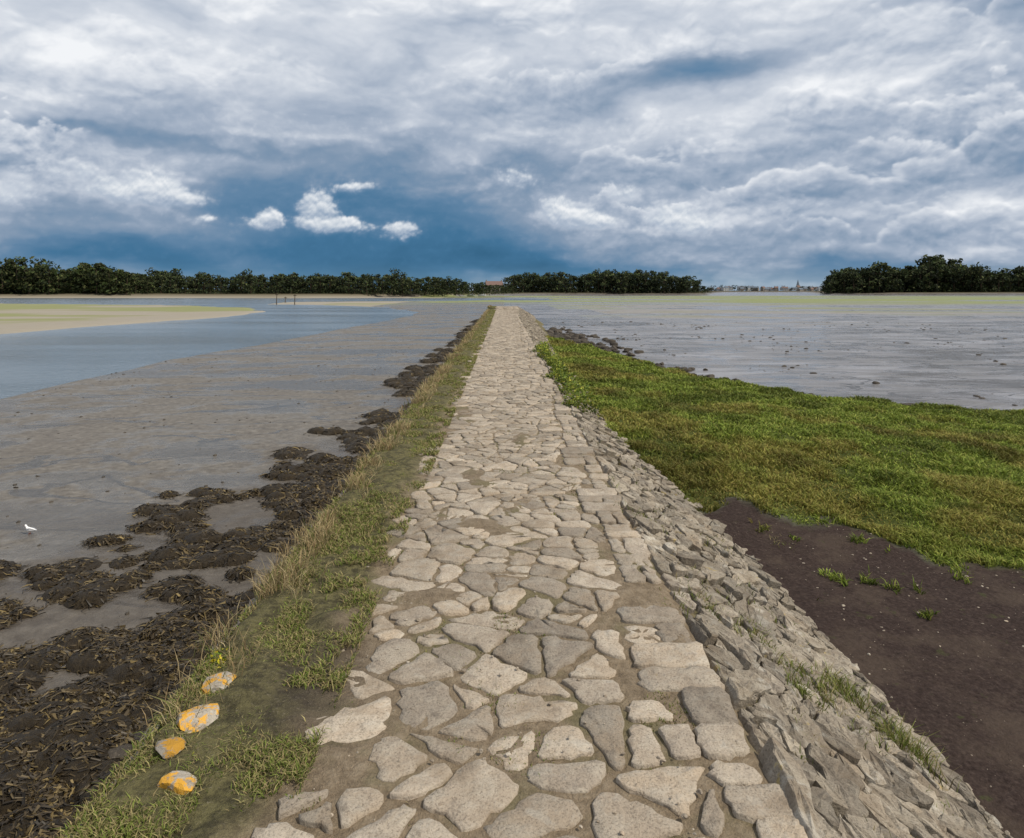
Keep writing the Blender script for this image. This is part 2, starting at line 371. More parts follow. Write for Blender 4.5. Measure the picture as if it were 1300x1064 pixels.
def inset(poly,g_):
    P=list(poly); s=sum(P[i][0]*P[(i+1)%len(P)][1]-P[(i+1)%len(P)][0]*P[i][1] for i in range(len(P)))
    if s<0: P=P[::-1]
    R_=P
    for i in range(len(P)):
        a=P[i];q_=P[(i+1)%len(P)]; ex,ey=q_[0]-a[0],q_[1]-a[1]; l=math.hypot(ex,ey)
        if l<1e-5: continue
        nx_,ny_=ey/l,-ex/l
        R_=clip(R_,nx_,ny_,a[0]*nx_+a[1]*ny_-g_*random.uniform(.4,1.9))
        if len(R_)<3: return None
    return R_
class Stones:
    def __init__(s): s.V=[];s.F=[];s.T=[]
    def add(s,poly,gap,top,bev,f3,rough=.006,tilt=(0,0),jit=.01,deep=.08,cut=.07):
        P=inset(poly,gap)
        if P is None or area(P)<.0025: return
        P=np.array(P); Q=[]
        for i in range(len(P)):
            a=P[i];bq=P[(i+1)%len(P)]; e=np.hypot(*(bq-a))
            if e<.015: Q.append((a+bq)/2); continue
            k=min(.3,(cut+.05*random.random())*.25/e)
            Q.append(a+(bq-a)*k)
            nn=int(e/.065)
            for kk in range(1,1+nn): Q.append(a+(bq-a)*(k+(1-2*k)*kk/(1+nn))+rng.normal(0,jit*.6,2))
            Q.append(a+(bq-a)*(1-k))
        if len(Q)<4: return
        Q=np.array(Q)+rng.normal(0,jit*.3,(len(Q),2)); n=len(Q); c=Q.mean(0); base=len(s.V)
        dd=Q-c; ll=np.hypot(dd[:,0],dd[:,1])[:,None]+1e-6
        tl=lambda q_:(q_[:,0]-c[0])*tilt[0]+(q_[:,1]-c[1])*tilt[1]
        i1=c+dd*np.maximum(.3,1-bev/ll); i2=c+dd*.5
        for ring,zz in ((Q+dd/ll*.004,-deep+0*ll[:,0]),(Q,top-bev*.7+tl(Q)+rng.normal(0,rough*.6,n)),(i1,top+tl(i1)+rng.normal(0,rough*.6,n)),(i2,top+tl(i2)+rng.normal(0,rough,n))):
            for (u,v),h in zip(ring,zz): s.V.append(f3(u,v,h))
        s.V.append(f3(c[0],c[1],top+rng.normal(0,rough)))
        for k in range(3):
            o=base+k*n
            for i in range(n):
                j=(i+1)%n; s.F.append((o+i,o+j,o+n+j,o+n+i))
        o=base+3*n
        for i in range(n): s.F.append((o+i,o+(i+1)%n,base+4*n))
        tt=(random.random(),random.random(),random.random()); s.T+= [tt]*(4*n+1)
    def build(s,name,mat,parent,smooth=True): return mkpy(name,s.V,s.F,mat,smooth=smooth,attrs={'tint':np.array(s.T)},parent=parent)
YE=76.0
def zp(Y): return .10*sst(40,66,Y)+.22*sst(69,69.6,Y)
def wf(Y): return 1+.22*sst(64,70,Y)
cw=link(bpy.data.objects.new('stone_causeway',None))
def f_top(u,v,h):
    return (u*wf(v),v,float(zp(v))+h+ .012*math.sin(v*1.3+u*2))
XR=1.10
rk=np.random.default_rng(3).uniform(.66,1.0,100)
def XKv(v): return float(rk[int(max(0,v)/.9)%100])
P,R=darts(-1.2,XR,.4,YE,lambda u,v:random.uniform(.24,.50),9000)
S=Stones()
patches=[(620,672,.24,.20),(560,757,.2,.11),(410,880,.26,.35),(430,800,.14,.25),(600,610,.16,.3),(590,530,.2,.4),(660,560,.12,.3)]
PT=[(*w(a_,b_,2.0),c_,d_) for a_,b_,c_,d_ in patches]
for c0 in voro(P,R,(-1.25,XR,.3,YE),.2):
    cy0=sum(q_[1] for q_ in c0)/len(c0)
    lo_,hi_=(.030,.145) if cy0<6 else (.022,.105)
    sub=[]; split(c0,lambda:random.uniform(lo_,hi_),sub)
    for c in sub:
        cx=sum(q_[0] for q_ in c)/len(c); cy=sum(q_[1] for q_ in c)/len(c)
        if cx< -.86+ (float(fbm(cy/.8,3.3,3,1))-.5)*.5: continue
        xk=XKv(cy)
        if cx>xk: continue
        c=clip(c,1,0,xk)
        if len(c)<3: continue
        near=1-float(sst(3.6,5.5,cy))
        S.add(c,.005+.010*near+.005*random.random(),.017+rng.normal(0,.004),.007,f_top,.003,tilt=rng.normal(0,.014,2),jit=.014,cut=.09)
yk=.4
while yk<YE-.2:
    l=random.uniform(.14,.36); XK=XKv(yk+l/2); sp=(XR-XK)>.26 and random.random()<.55
    mid=random.uniform(.42,.6)*(XR-XK)+XK
    segs=[(XK,XR+random.uniform(-.05,.03))] if not sp else [(XK,mid),(mid,XR+random.uniform(-.05,.03))]
    for x0,x1 in segs:
        c=[(x0,yk),(x1,yk+random.uniform(-.035,.035)),(x1+random.uniform(-.035,.035),yk+l+random.uniform(-.035,.035)),(x0,yk+l)]
        S.add(c,.007,.019+rng.normal(0,.006),.007,f_top,.0035,tilt=rng.normal(0,.022,2),jit=.014,cut=.08)
    yk+=l
S.build('flagstones',mflag,cw)
ang_=math.atan2(.9,1.55); cs,sn=math.cos(ang_),math.sin(ang_)
def f_slope(u,v,h):
    return (XR*wf(v)+u*cs+h*sn, v, float(zp(v))-u*sn+h*cs)
P,R=darts(0,2.6,.3,YE*.62,lambda u,v:random.uniform(.22,.38),14000)
S=Stones()
for c0 in voro(P,R,(0.0,2.6,.3,YE*.62),.2):
    sub=[]; split(c0,lambda:random.uniform(.014,.070),sub)
    for c in sub:
        c=[(a_*.76,b_/.62) for a_,b_ in c]; cu=sum(q_[0] for q_ in c)/len(c)
        if random.random()<.02: continue
        k=.10+.26*random.random()*min(1,cu/.5+.15)
        S.add(c,.004+.008*random.random(),.020+.026*random.random()*min(1,cu/.35+.25)+.035*(random.random()<.12),.008,f_slope,.006,tilt=(k+rng.normal(0,.06),rng.normal(0,.08)),jit=.014,deep=.12,cut=.07)
S.build('revetment_stones',mrev,cw,False)
bu=np.concatenate([[-2.0,-1.86,-1.78,-1.70,-1.64],np.arange(-1.58,1.11,.055),np.linspace(1.16,3.9,44)])
by=graded(-4,0,9,YE,.055,1.012); by=by[by<=YE]
U,Vv=np.meshgrid(bu,by)
zb=np.where(U<-1.55,np.interp(U,[-2.0,-1.86,-1.64,-1.55],[-1.9,-1.0,-.12,0]),0.0)+np.where(U>XR,-(U-XR)*.9/1.55-.02,0)
nz=fbm(U/.25,Vv/.25,4,3)-.5; nz2=fbm(U/.9,Vv/.9,3,5)-.5
top=(U>-1.6)&(U<=XR)
zb=zb+nz*.026+np.where(top,nz2*.014,0)+.012*np.sin(Vv*1.3+U*2)*top +.003
verge=(1-sst(-1.05,-.86,U+nz*.2))
zb=zb+verge*top*(.030+nz*.07)
pd=np.zeros_like(U)
for px_,py_,rx,ry in PT:
    gsn=np.exp(-((U-px_)/rx)**2-((Vv-py_)/ry)**2)*(.0+2.2*(nz+.5)); zb+=gsn*.024*top; pd=np.maximum(pd,np.clip(gsn,0,1))
zb=zb+zp(Vv)
dk=np.exp(-((U+.95)/.22)**2-((Vv-3.6)/.5)**2)
q=np.arange(U.size).reshape(U.shape); q=np.stack([q[:-1,:-1],q[:-1,1:],q[1:,1:],q[1:,:-1]],-1).reshape(-1,4)
m,b,p,g=newmat('causeway_earth'); a=b.sep(b.attr('m1'))
n=b.noise(g,14,7,.7); n5=b.noise(g,70,4,.7); n1=b.noise(g,1.7,5)
col=b.ramp(n,[(.3,(.13,.098,.065)),(.5,(.235,.182,.122)),(.72,(.32,.26,.185))])
col=b.mix(b.mr(n1,.48,.62,0,.5),col,(.12,.12,.05))
col=b.mix(b.m('MULTIPLY',a[2],.2),col,(.15,.12,.09))
col=b.mix(a[0],col,b.mix(b.mr(n,.35,.65),(.05,.045,.022),(.15,.135,.06)))
col=b.mix(b.m('MULTIPLY',a[1],.8),col,(.055,.043,.035)); col=b.mix(b.mr(n5,.55,.75,0,.4),col,(.36,.31,.24))
pset(b,p,col,.95,b.bump(b.m('ADD',n,b.m('MULTIPLY',n5,.5)),.9,.04),.2)
cols=np.stack([np.clip(verge*top+(U<-1.6)+sst(1.1,1.3,U)*.8,0,1),dk,pd,np.ones_like(U)],-1).reshape(-1,4)
mkarr('core',np.stack([U*np.where(np.abs(U)<1.2,wf(Vv),1),Vv,zb],-1).reshape(-1,3),q,np.full(len(q),4),m,True,{'m1':cols},cw)
S=Stones()
P,R=darts(0,1.5,.3,YE,lambda u,v:random.uniform(.18,.38),6000)
for c in voro(P,R,(0,1.5,.3,YE),.3):
    S.add(c,.010,.04+.04*random.random(),.02,lambda u,v,h:(-1.62-u*.16-h,v,float(zp(v))-.06-u),.01,jit=.014,deep=.1)
S.F=[tuple(reversed(f)) for f in S.F]
S.build('side_wall_stones',mrev,cw)
# ================================================================= BLADES
def blademat(name,rough=.7,tr=.25):
    m,b,p,g=newmat(name); pset(b,p,b.attr('col'),rough,None,.2)
    tnode=b.new('ShaderNodeBsdfTranslucent'); b.put(tnode.inputs[0],b.attr('col')); mx=b.new('ShaderNodeMixShader'); mx.inputs[0].default_value=tr
    o=[n for n in b.t.nodes if n.type=='OUTPUT_MATERIAL'][0]
    b.t.links.new(p.outputs[0],mx.inputs[1]); b.t.links.new(tnode.outputs[0],mx.inputs[2]); b.t.links.new(mx.outputs[0],o.inputs[0])
    return m
mgrass=blademat('grass_blades'); mleaf=blademat('leaves',.6,.2)
def blades(name,B,h,wd,lean,col,mat,parent=None):
    N=len(B); th=rng.random(N)*6.283; ph=rng.random(N)*6.283
    s_=np.stack([np.cos(th),np.sin(th),0*th],-1)*wd[:,None]*.5
    l_=np.stack([np.cos(ph),np.sin(ph),0*ph],-1)*(lean*h)[:,None]
    up=np.zeros((N,3)); up[:,2]=h
    V=np.stack([B-s_,B+s_,B+l_*.35+up*.55+s_*.75,B+l_*.35+up*.55-s_*.75,B+l_+up*(1-.25*lean[:,None])],1)
    o=np.arange(N)[:,None]*5
    lp=np.concatenate([o+[0,1,2,3],o+[3,2,4]],1)
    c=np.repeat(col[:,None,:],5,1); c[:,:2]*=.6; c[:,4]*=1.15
    return mkarr(name,V.reshape(-1,3),lp,np.tile([4,3],N),mat,False,{'col':c.reshape(-1,3)},parent)
def pal(N,cols,var=.25,wts=None):
    cols=np.array(cols); i=rng.choice(len(cols),N,p=wts); return cols[i]*(1+rng.normal(0,var,(N,1))).clip(.4,1.8)
N=840000; t_=rng.random(N); Yc=6.2*np.exp(t_*math.log(62/6.2)); Xc=1.2+ (Yc*.86+2.5)*rng.random(N)
mk_=masks(Xc,Yc); tuft=fbm(Xc/.45,Yc/.45,4,7); dens=mk_[3]*(.42+.58*sst(.32,.56,tuft))
spr=(mk_[4]>.5)&(Yc<9)&(fbm(Xc/.25,Yc/.25,3,2)>.74)&(Xc>2.9)
foot=XR+ (-zt(Xc,Yc,mk_))*1.55/.9
k=((rng.random(N)<dens)|(spr&(rng.random(N)<.5)))&(Xc>foot-.12); Xc,Yc,tuft=Xc[k],Yc[k],tuft[k]; mk2=tuple(a_[k] for a_ in mk_)
Zc=zt(Xc,Yc,mk2); N=len(Xc); print('marsh blades',N)
hh=(.022+.048*rng.random(N))*(1+2.4*(tuft-.42)).clip(.6,2)*(1+Yc/45)
col=pal(N,[(.165,.220,.034),(.225,.280,.045),(.105,.150,.022),(.30,.31,.07)],.30,[.36,.30,.17,.17])
pt=sst(.50,.64,fbm(Xc/1.3,Yc/1.9,5,6)+.12*np.exp(-((Xc-2.8)/1.0)**2)*(Yc>11)); oc=pal(N,[(.30,.24,.06),(.24,.15,.05),(.24,.23,.055),(.33,.24,.08)],.25)
col=col*(1-pt[:,None]*.55)+oc*pt[:,None]*.55
dk_=sst(.50,.62,fbm(Xc/.9,Yc/1.2,4,3)); col*= (1-.40*dk_)[:,None]
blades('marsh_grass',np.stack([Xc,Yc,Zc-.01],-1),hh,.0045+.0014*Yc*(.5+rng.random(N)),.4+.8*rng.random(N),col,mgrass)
def vergez(X,Y): return zp(Y)+.02
N=190000; Yv=2.0*np.exp(rng.random(N)*math.log(YE/2.0)); Xv=-1.60+.80*rng.random(N)
cl_=fbm(Xv/.14,Yv/.2,4,1); side=1-sst(-1.40,-.92,Xv)
k=(rng.random(N)<(sst(.36,.66,cl_+.12*side-.02)))&(Yv<YE-1); Xv,Yv=Xv[k],Yv[k]; N=len(Xv)
col=pal(N,[(.14,.185,.035),(.19,.225,.05),(.31,.27,.12),(.28,.22,.11)],.22,[.27,.18,.31,.24])
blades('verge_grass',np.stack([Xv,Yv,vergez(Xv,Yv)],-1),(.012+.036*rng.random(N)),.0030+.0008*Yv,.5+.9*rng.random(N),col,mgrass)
N=26000; Yd=3.2*np.exp(rng.random(N)*math.log(YE/3.2)); Xd=-1.49+rng.normal(0,.08,N)
cl_=fbm(Xd/.25,Yd/.4,4,4); k=(rng.random(N)<sst(.42,.64,cl_))&(Yd>4.0-rng.random(N)); Xd,Yd=Xd[k],Yd[k]; N=len(Xd)
col=pal(N,[(.36,.28,.15),(.29,.21,.11),(.42,.35,.20),(.15,.17,.05)],.18,[.38,.27,.17,.18])
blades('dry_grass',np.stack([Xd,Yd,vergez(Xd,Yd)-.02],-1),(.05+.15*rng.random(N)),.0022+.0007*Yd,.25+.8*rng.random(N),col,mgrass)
tf=[(1150,935,2.62,.16,.12,400),(1075,850,2.45,.15,.10,300),(960,800,2.25,.25,.06,260),(1040,860,2.4,.2,.07,260),(905,770,2.12,.15,.05,150),(820,670,2.15,.2,.05,200),(1020,880,2.35,.12,.06,150),(985,690,2.9,.25,.07,250)]
BB=[];hh=[]
for px_,py_,d_,r_,h_,n_ in tf:
    X0,Y0=w(px_,py_,d_); a_=rng.normal(0,r_*.4,(n_,2)); zz=-np.maximum(0,(X0+a_[:,0]-XR))*.9/1.55; zz=np.maximum(zz,-.9)+.02
    BB.append(np.stack([X0+a_[:,0],Y0+a_[:,1]*1.6,zz],-1)); hh.append(h_*(.5+rng.random(n_)))
N=11000; Yr=2.3*np.exp(rng.random(N)*math.log(60/2.3)); Xr=XR+rng.random(N)*1.4; kk=fbm(Xr/.22,Yr/.4,3,5)>.60
Xr,Yr=Xr[kk],Yr[kk]; BB.append(np.stack([Xr,Yr,-(Xr-XR)*.9/1.55+.01+zp(Yr)],-1)); hh.append(.03+.05*rng.random(len(Xr)))
N=60000; Yr=2.2*np.exp(rng.random(N)*math.log(40/2.2)); Xr=-.85+rng.random(N)*1.9; kk=fbm(Xr/.18+9,Yr/.3,4,5)>.66
Xr,Yr=Xr[kk],Yr[kk]; BB.append(np.stack([Xr,Yr,.002+zp(Yr)+.012*np.sin(Yr*1.3+Xr*2)],-1)); hh.append(.008+.014*rng.random(len(Xr)))
BB=np.vstack(BB);hh=np.concatenate(hh)
blades('wall_grass',BB,hh,.003+.0007*BB[:,1],.5+.6*rng.random(len(BB)),pal(len(BB),[(.13,.17,.03),(.18,.20,.05),(.26,.22,.10)],.2),mgrass)
# ================================================================= LEAFY SHRUBS
def leaves(name,C,size,col,mat,parent=None,flat=0.0):
    N=len(C); n_=rng.normal(0,1,(N,3)); n_[:,2]+=flat; n_/=np.linalg.norm(n_,axis=1)[:,None]
    a_=np.cross(n_,rng.normal(0,1,(N,3))); a_/=np.linalg.norm(a_,axis=1)[:,None]+1e-9; c_=np.cross(n_,a_)
    s_=size[:,None]; V=np.stack([C-a_*s_,C-c_*s_*.5+n_*s_*.1,C+a_*s_,C+c_*s_*.5+n_*s_*.1],1).reshape(-1,3)
    o=np.arange(N)[:,None]*4
    return mkarr(name,V,o+[0,1,2,3],np.full(N,4),mat,False,{'col':np.repeat(col,4,0)},parent)
def shrub(name,x,y,z,rx,ry,h,n,ls,cols):
    u=rng.normal(0,1,(n,3)); u/=np.linalg.norm(u,axis=1)[:,None]; rr=.55+.45*rng.random(n)
    lob=.75+.5*fbm(u[:,0]*2+x+9,u[:,1]*2+u[:,2]*2+y,2,3)
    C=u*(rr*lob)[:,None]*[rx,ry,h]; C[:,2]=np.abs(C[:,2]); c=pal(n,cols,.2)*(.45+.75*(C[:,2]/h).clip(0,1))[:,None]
    C+= [x,y,z]; leaves(name,C,ls*(.6+.8*rng.random(n)),c,mleaf)
yg=[(.22,.27,.04),(.14,.20,.03),(.32,.33,.05),(.08,.13,.02)]
for i in range(10):
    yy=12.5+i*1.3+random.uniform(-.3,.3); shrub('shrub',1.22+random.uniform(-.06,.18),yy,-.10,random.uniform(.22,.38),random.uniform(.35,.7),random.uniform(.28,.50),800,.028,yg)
fx,fy=w(285,845,2.0)
shrub('yellow_flower_plant',fx-.02,fy,-.03,.09,.14,.10,420,.012,[(.12,.2,.03),(.55,.48,.03),(.6,.5,.05),(.2,.26,.05)])
for px_,py_ in ((330,800),(365,765),(255,960)):
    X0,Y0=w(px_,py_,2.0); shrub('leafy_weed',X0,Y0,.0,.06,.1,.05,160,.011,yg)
# ================================================================= ROCKS
bm=bmesh.new(); bmesh.ops.create_icosphere(bm,subdivisions=2,radius=1); IV=np.array([v.co[:] for v in bm.verts]); IF=np.array([[v.index for v in f.verts] for f in bm.faces]); bm.free()
def rocks(name,Pos,size,mat,flat=.5,sink=.2,smooth=False,rgh=.3,parent=None):
    N=len(Pos); V=np.empty((N,len(IV),3)); T=np.repeat(rng.random((N,1,3)),len(IV),1)
    for i in range(N):
        o_=rng.random(3)*50; v_=IV*1.0
        for _ in range(5):
            d_=rng.normal(0,1,3); d_/=np.linalg.norm(d_); k_=v_@d_; lim=rng.uniform(.45,.8); v_=v_-np.outer(np.maximum(k_-lim,0),d_)
        v_=v_*(1+rgh*(vn(IV[:,0]*1.7+o_[0],IV[:,1]*1.7+IV[:,2]+o_[1],1)-.5))[:,None]
        a_=rng.random()*6.28; sx,sy=rng.uniform(.7,1.3,2); v_=v_*[sx,sy,flat*rng.uniform(.7,1.3)]
        v_=v_@np.array([[math.cos(a_),-math.sin(a_),0],[math.sin(a_),math.cos(a_),0],[0,0,1]])
        V[i]=v_*size[i]+Pos[i]+[0,0,size[i]*flat*(1-2*sink)*.5]
    Fq=(IF[None]+np.arange(N)[:,None,None]*len(IV)).reshape(-1)
    return mkarr(name,V.reshape(-1,3),Fq,np.full(N*len(IF),3),mat,smooth,{'tint':T.reshape(-1,3)},parent)
for px_,py_,s_ in ((278,878,.085),(252,922,.11),(213,962,.09),(226,1008,.08)):
    X0,Y0=w(px_,py_,2.0); rocks('lichen_rock',np.array([[X0,Y0,.03]]),[s_],mlich,.42,.2)
pl=np.array(rais[4:]); N=1100; seg=rng.integers(0,len(pl)-2,N); tt=rng.random(N)
E=pl[seg]*(1-tt[:,None])+pl[seg+1]*tt[:,None]; E[:,0]+=(rng.normal(.45,.45,N))*(1+E[:,1]/30); E[:,1]+=rng.normal(.3,.7,N)
k=(E[:,1]>17)&(masks(E[:,0],E[:,1])[2]<.35)&(fbm(E[:,0]/1.5,E[:,1]/2.5,3,4)>.38); E=E[k]
rocks('shore_rocks',np.column_stack([E,zt(E[:,0],E[:,1])]),.06+.15*rng.random(len(E))**2+E[:,1]*.003,mdark,.55,.2)
N=1900; Ex=2+rng.random(N)**1.4*40; Ey=18+rng.random(N)*60; k=masks(Ex,Ey)[2]<0; k&=fbm(Ex/4,Ey/4,3,2)>.49; Ex,Ey=Ex[k],Ey[k]
rocks('mud_stones',np.column_stack([Ex,Ey,zt(Ex,Ey)]),.03+.14*rng.random(len(Ex))**4,mdark,.4,.35)
X0,Y0=w(1112,486,3.35); rocks('boulder',np.array([[X0,Y0,float(zt(np.array([X0]),np.array([Y0]))[0])]]),[.17],mdark,.5,.3)
N=1200; Ex=2.6+rng.random(N)*6; Ey=3+rng.random(N)*5.5; k=masks(Ex,Ey)[4]>.6; Ex,Ey=Ex[k],Ey[k]
rocks('shell_fragments',np.column_stack([Ex,Ey,zt(Ex,Ey)]),.003+.014*rng.random(len(Ex))**4,mflag,.5,.3)
N=500; Ey=2.3+rng.random(N)**2*10; Ex=-1.4+rng.random(N)*2.2
rocks('gravel',np.column_stack([Ex,Ey,np.full(N,.012)]),.004+.010*rng.random(N)**2,mflag,.6,.3)
N=1500; Ex=-2.5-rng.random(N)*14; Ey=4+rng.random(N)**1.4*40
rocks('mud_pebbles',np.column_stack([Ex,Ey,zt(Ex,Ey)]),.006+.04*rng.random(N)**4,mdark,.5,.3)
# ================================================================= SEAWEED
N=9000; Yw=2.0*np.exp(rng.random(N)*math.log(80/2.0)); Ed=np.interp(Yw,*Etab)-.5
Xw=-1.85+(Ed+1.85)*rng.random(N)**1.1
tin=(Xw+1.85)/(Ed+1.85); nn=fbm(Xw/.75+3,Yw/.55,4,2); 
thr=.37+.26*tin*sst(3,7,Yw)+.05*tin-.05*(1-sst(3.2,4.2,Yw))-.12*(tin<.15)
k=(nn>thr)&(rng.random(N)<.50); Xw,Yw=Xw[k],Yw[k]; K=len(Xw); print('clumps',K)
Rw=(.07+.15*rng.random(K))*(1+Yw/60); Hw=Rw*(.22+.32*rng.random(K)); Zw=zt(Xw,Yw)
nr,na=5,12; rr=np.linspace(0,1,nr+1)[1:]; aa=np.arange(na)*2*math.pi/na
RR=rr[None,:,None]; AA=aa[None,None,:]
px_=np.cos(AA)*RR*Rw[:,None,None]; py_=np.sin(AA)*RR*Rw[:,None,None]
wob=.7+.7*fbm(px_*6+Xw[:,None,None]*3,py_*6+Yw[:,None,None]*3,2,4); px_=px_*wob; py_=py_*wob
pz=Hw[:,None,None]*((1-RR**2)**.7)*(.5+1.0*fbm(px_*14+Xw[:,None,None],py_*14,2,5)) -.02*(RR>.99)
ring=np.stack([px_+Xw[:,None,None],py_+Yw[:,None,None],pz+Zw[:,None,None]],-1).reshape(K,-1,3)
ctr=np.stack([Xw,Yw,Zw+Hw*.95],-1)[:,None,:]; V=np.concatenate([ctr,ring],1); nvp=V.shape[1]
fq=[];ft=[]
for i in range(na): ft.append((0,1+i,1+(i+1)%na))
for k_ in range(nr-1):
    for i in range(na): o=1+k_*na; fq.append((o+i,o+na+i,o+na+(i+1)%na,o+(i+1)%na))
off=np.arange(K)[:,None,None]*nvp
lt=(np.array(ft)[None]+off).reshape(-1); lq=(np.array(fq)[None]+off).reshape(-1)
sw=link(bpy.data.objects.new('seaweed',None))
m,b,p,g=newmat('seaweed_mound'); pset(b,p,b.ramp(b.noise(g,25,5,.7),[(.3,(.013,.009,.005)),(.6,(.040,.028,.013)),(.8,(.09,.064,.028))]),.6,b.bump(b.noise(g,45,5,.7),1.0,.04),.3)
mkarr('mounds',V.reshape(-1,3),np.concatenate([lt,lq]),np.concatenate([np.full(K*len(ft),3),np.full(K*len(fq),4)]),m,True,None,sw)
cnt=np.where(Yw<7,120,np.where(Yw<14,60,22)); I=np.repeat(np.arange(K),cnt); N=len(I); print('fronds',N)
ra_=np.sqrt(rng.random(N))*1.15; th=rng.random(N)*6.283; dth=rng.random(N)*6.283
def mz(x_,y_,i): 
    r2=np.clip((x_**2+y_**2)/Rw[i]**2,0,1); return Hw[i]*(1-r2)**.7+Zw[i]
X0=np.cos(th)*ra_*Rw[I]; Y0=np.sin(th)*ra_*Rw[I]; ln=(.04+.08*rng.random(N))*(1+Yw[I]/25); wd=(.0025+.0045*rng.random(N))*(1+Yw[I]/9)
pts=[]
for s_,bend in ((0,0),(.5,.4),(1,1.1)):
    dx=np.cos(dth+bend)*ln*s_; dy=np.sin(dth+bend)*ln*s_; xx=X0+dx; yy=Y0+dy
    pts.append((xx,yy,mz(xx,yy,I)+.005+.015*rng.random(N)))
vs=[]
for j,(xx,yy,zz) in enumerate(pts):
    nxn=-np.sin(dth+.4*j)*wd*(1,1,.4)[j]; nyn=np.cos(dth+.4*j)*wd*(1,1,.4)[j]; tz=rng.normal(0,.35,N)*wd
    vs.append(np.stack([xx+Xw[I]-nxn,yy+Yw[I]-nyn,zz-tz],-1)); vs.append(np.stack([xx+Xw[I]+nxn,yy+Yw[I]+nyn,zz+tz],-1))
V=np.stack(vs,1); o=np.arange(N)[:,None]*6
col=pal(N,[(.020,.014,.007),(.046,.032,.014),(.090,.064,.025),(.15,.11,.042)],.25,[.38,.34,.20,.08])
m,b,p,g=newmat('seaweed_frond'); pset(b,p,b.attr('col'),.5,None,.35)
mkarr('fronds',V.reshape(-1,3),np.concatenate([o+[0,1,3,2],o+[2,3,5,4]],1),np.full(2*N,4),m,False,{'col':np.repeat(col,6,0)},sw)
N=330; Yr=2.5*np.exp(rng.random(N)*math.log(78/2.5)); Xr=-1.95-np.abs(rng.normal(0,.40,N))
rocks('footing_rocks',np.column_stack([Xr,Yr,zt(Xr,Yr)+.0]),.06+.10*rng.random(N),mdark,.55,.35)
# ================================================================= TREES
mtree=blademat('tree_foliage',.8,.12)
mbark,b,p,g=newmat('bark'); pset(b,p,b.mix(b.noise(g,3,4),(.05,.035,.025),(.10,.075,.055)),.95,None,.1)
def treeline(name,px0,px1,Yf,Yd,prof,zbase,rows,sp,cols,haze=0.0,var=.35):
    par=link(bpy.data.objects.new(name,None)); C=[];S_=[];K_=[];TV=[];TF=[]
    xs,ts=zip(*prof); sd_=random.uniform(0,99)
    for r_ in range(rows):
        Yr_=Yf+Yd*r_; px=px0
        while px<px1:
            px+=sp*F/Yr_*random.uniform(.4,1.4)
            Y_=Yr_+random.uniform(-.5,.5)*Yd; X_=(px-HX)/F*Y_
            top=(HY-np.interp(px,xs,ts))/F*Yf+H; zb_=zbase
            und=1-var+var*1.3*float(fbm(X_/22+sd_,r_*.4,3,2))*1.25
            hgt=(top-zb_)*und*random.uniform(.78,1.08)
            if hgt<2: hgt=2
            rad=hgt*random.uniform(.30,.50); lean=random.uniform(-.06,.06)*hgt
            def limb(a_,b_,r0,r1):
                o=len(TV); a_=np.array(a_);b_=np.array(b_)
                for (c_,rr_) in ((a_,r0),(b_,r1)):
                    for k in range(5): TV.append(c_+[math.cos(k*1.257)*rr_,math.sin(k*1.257)*rr_,0])
                for k in range(5): TF.append((o+k,o+(k+1)%5,o+5+(k+1)%5,o+5+k))
            tp=(X_+lean,Y_,zb_+hgt*.8); limb((X_,Y_,zb_-.5),tp,.022*hgt,.008*hgt)
            kind=random.random(); ncl=random.randint(9,14); bare=.34 if kind<.25 else .10
            for c in range(ncl):
                f=random.uniform(bare,.96)
                if kind<.25: wr=rad*(.5+.7*f)*(1 if f<.88 else .65)
                elif kind<.8: wr=rad*(1.1-1.0*abs(f-.5))
                else: wr=rad*.75*(1.05-f*.9)
                a_=random.random()*6.28; d_=wr*random.uniform(.1,.9)
                cc_=np.array([X_+lean*f+math.cos(a_)*d_,Y_+math.sin(a_)*d_,zb_+hgt*f])
                if c<4: limb((X_+lean*f*.7,Y_,zb_+hgt*max(.2,f-.2)),cc_,.009*hgt,.003*hgt)
                cr=rad*random.uniform(.24,.48); n=30; u=rng.normal(0,1,(n,3)); u/=np.linalg.norm(u,axis=1)[:,None]
                C.append(cc_+u*cr*(.45+.55*rng.random((n,1)))*[1.15,1.15,.68]); S_.append(rng.uniform(.3,.75,n)*hgt/12)
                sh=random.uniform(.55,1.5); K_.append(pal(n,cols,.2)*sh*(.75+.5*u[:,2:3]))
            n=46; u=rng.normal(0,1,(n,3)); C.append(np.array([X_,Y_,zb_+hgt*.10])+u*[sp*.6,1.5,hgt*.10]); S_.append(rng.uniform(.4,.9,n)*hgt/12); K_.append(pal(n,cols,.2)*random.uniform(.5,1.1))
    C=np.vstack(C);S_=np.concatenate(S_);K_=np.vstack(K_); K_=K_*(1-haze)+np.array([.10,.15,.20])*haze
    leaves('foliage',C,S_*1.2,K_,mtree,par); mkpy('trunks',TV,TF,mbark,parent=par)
    print(name,len(C))
gc=[(.034,.052,.016),(.052,.072,.020),(.026,.038,.014),(.080,.088,.032)]
treeline('pine_woodland',-260,175,362,9,[(-300,326),(0,335),(20,329),(60,334),(85,338),(110,328),(150,341),(175,346)],.5,5,4.8,gc,var=.33)
treeline('woodland',155,640,372,9,[(150,343),(225,341),(232,348),(290,348),(312,336),(325,344),(340,344),(400,347),(480,350),(500,345),(520,352),(560,352),(600,358),(640,362)],.5,5,4.2,gc,.03)
treeline('tree_belt',638,895,535,10,[(638,350),(690,342),(740,346),(800,343),(850,348),(880,352),(895,364)],.55,4,5.2,gc,.04)
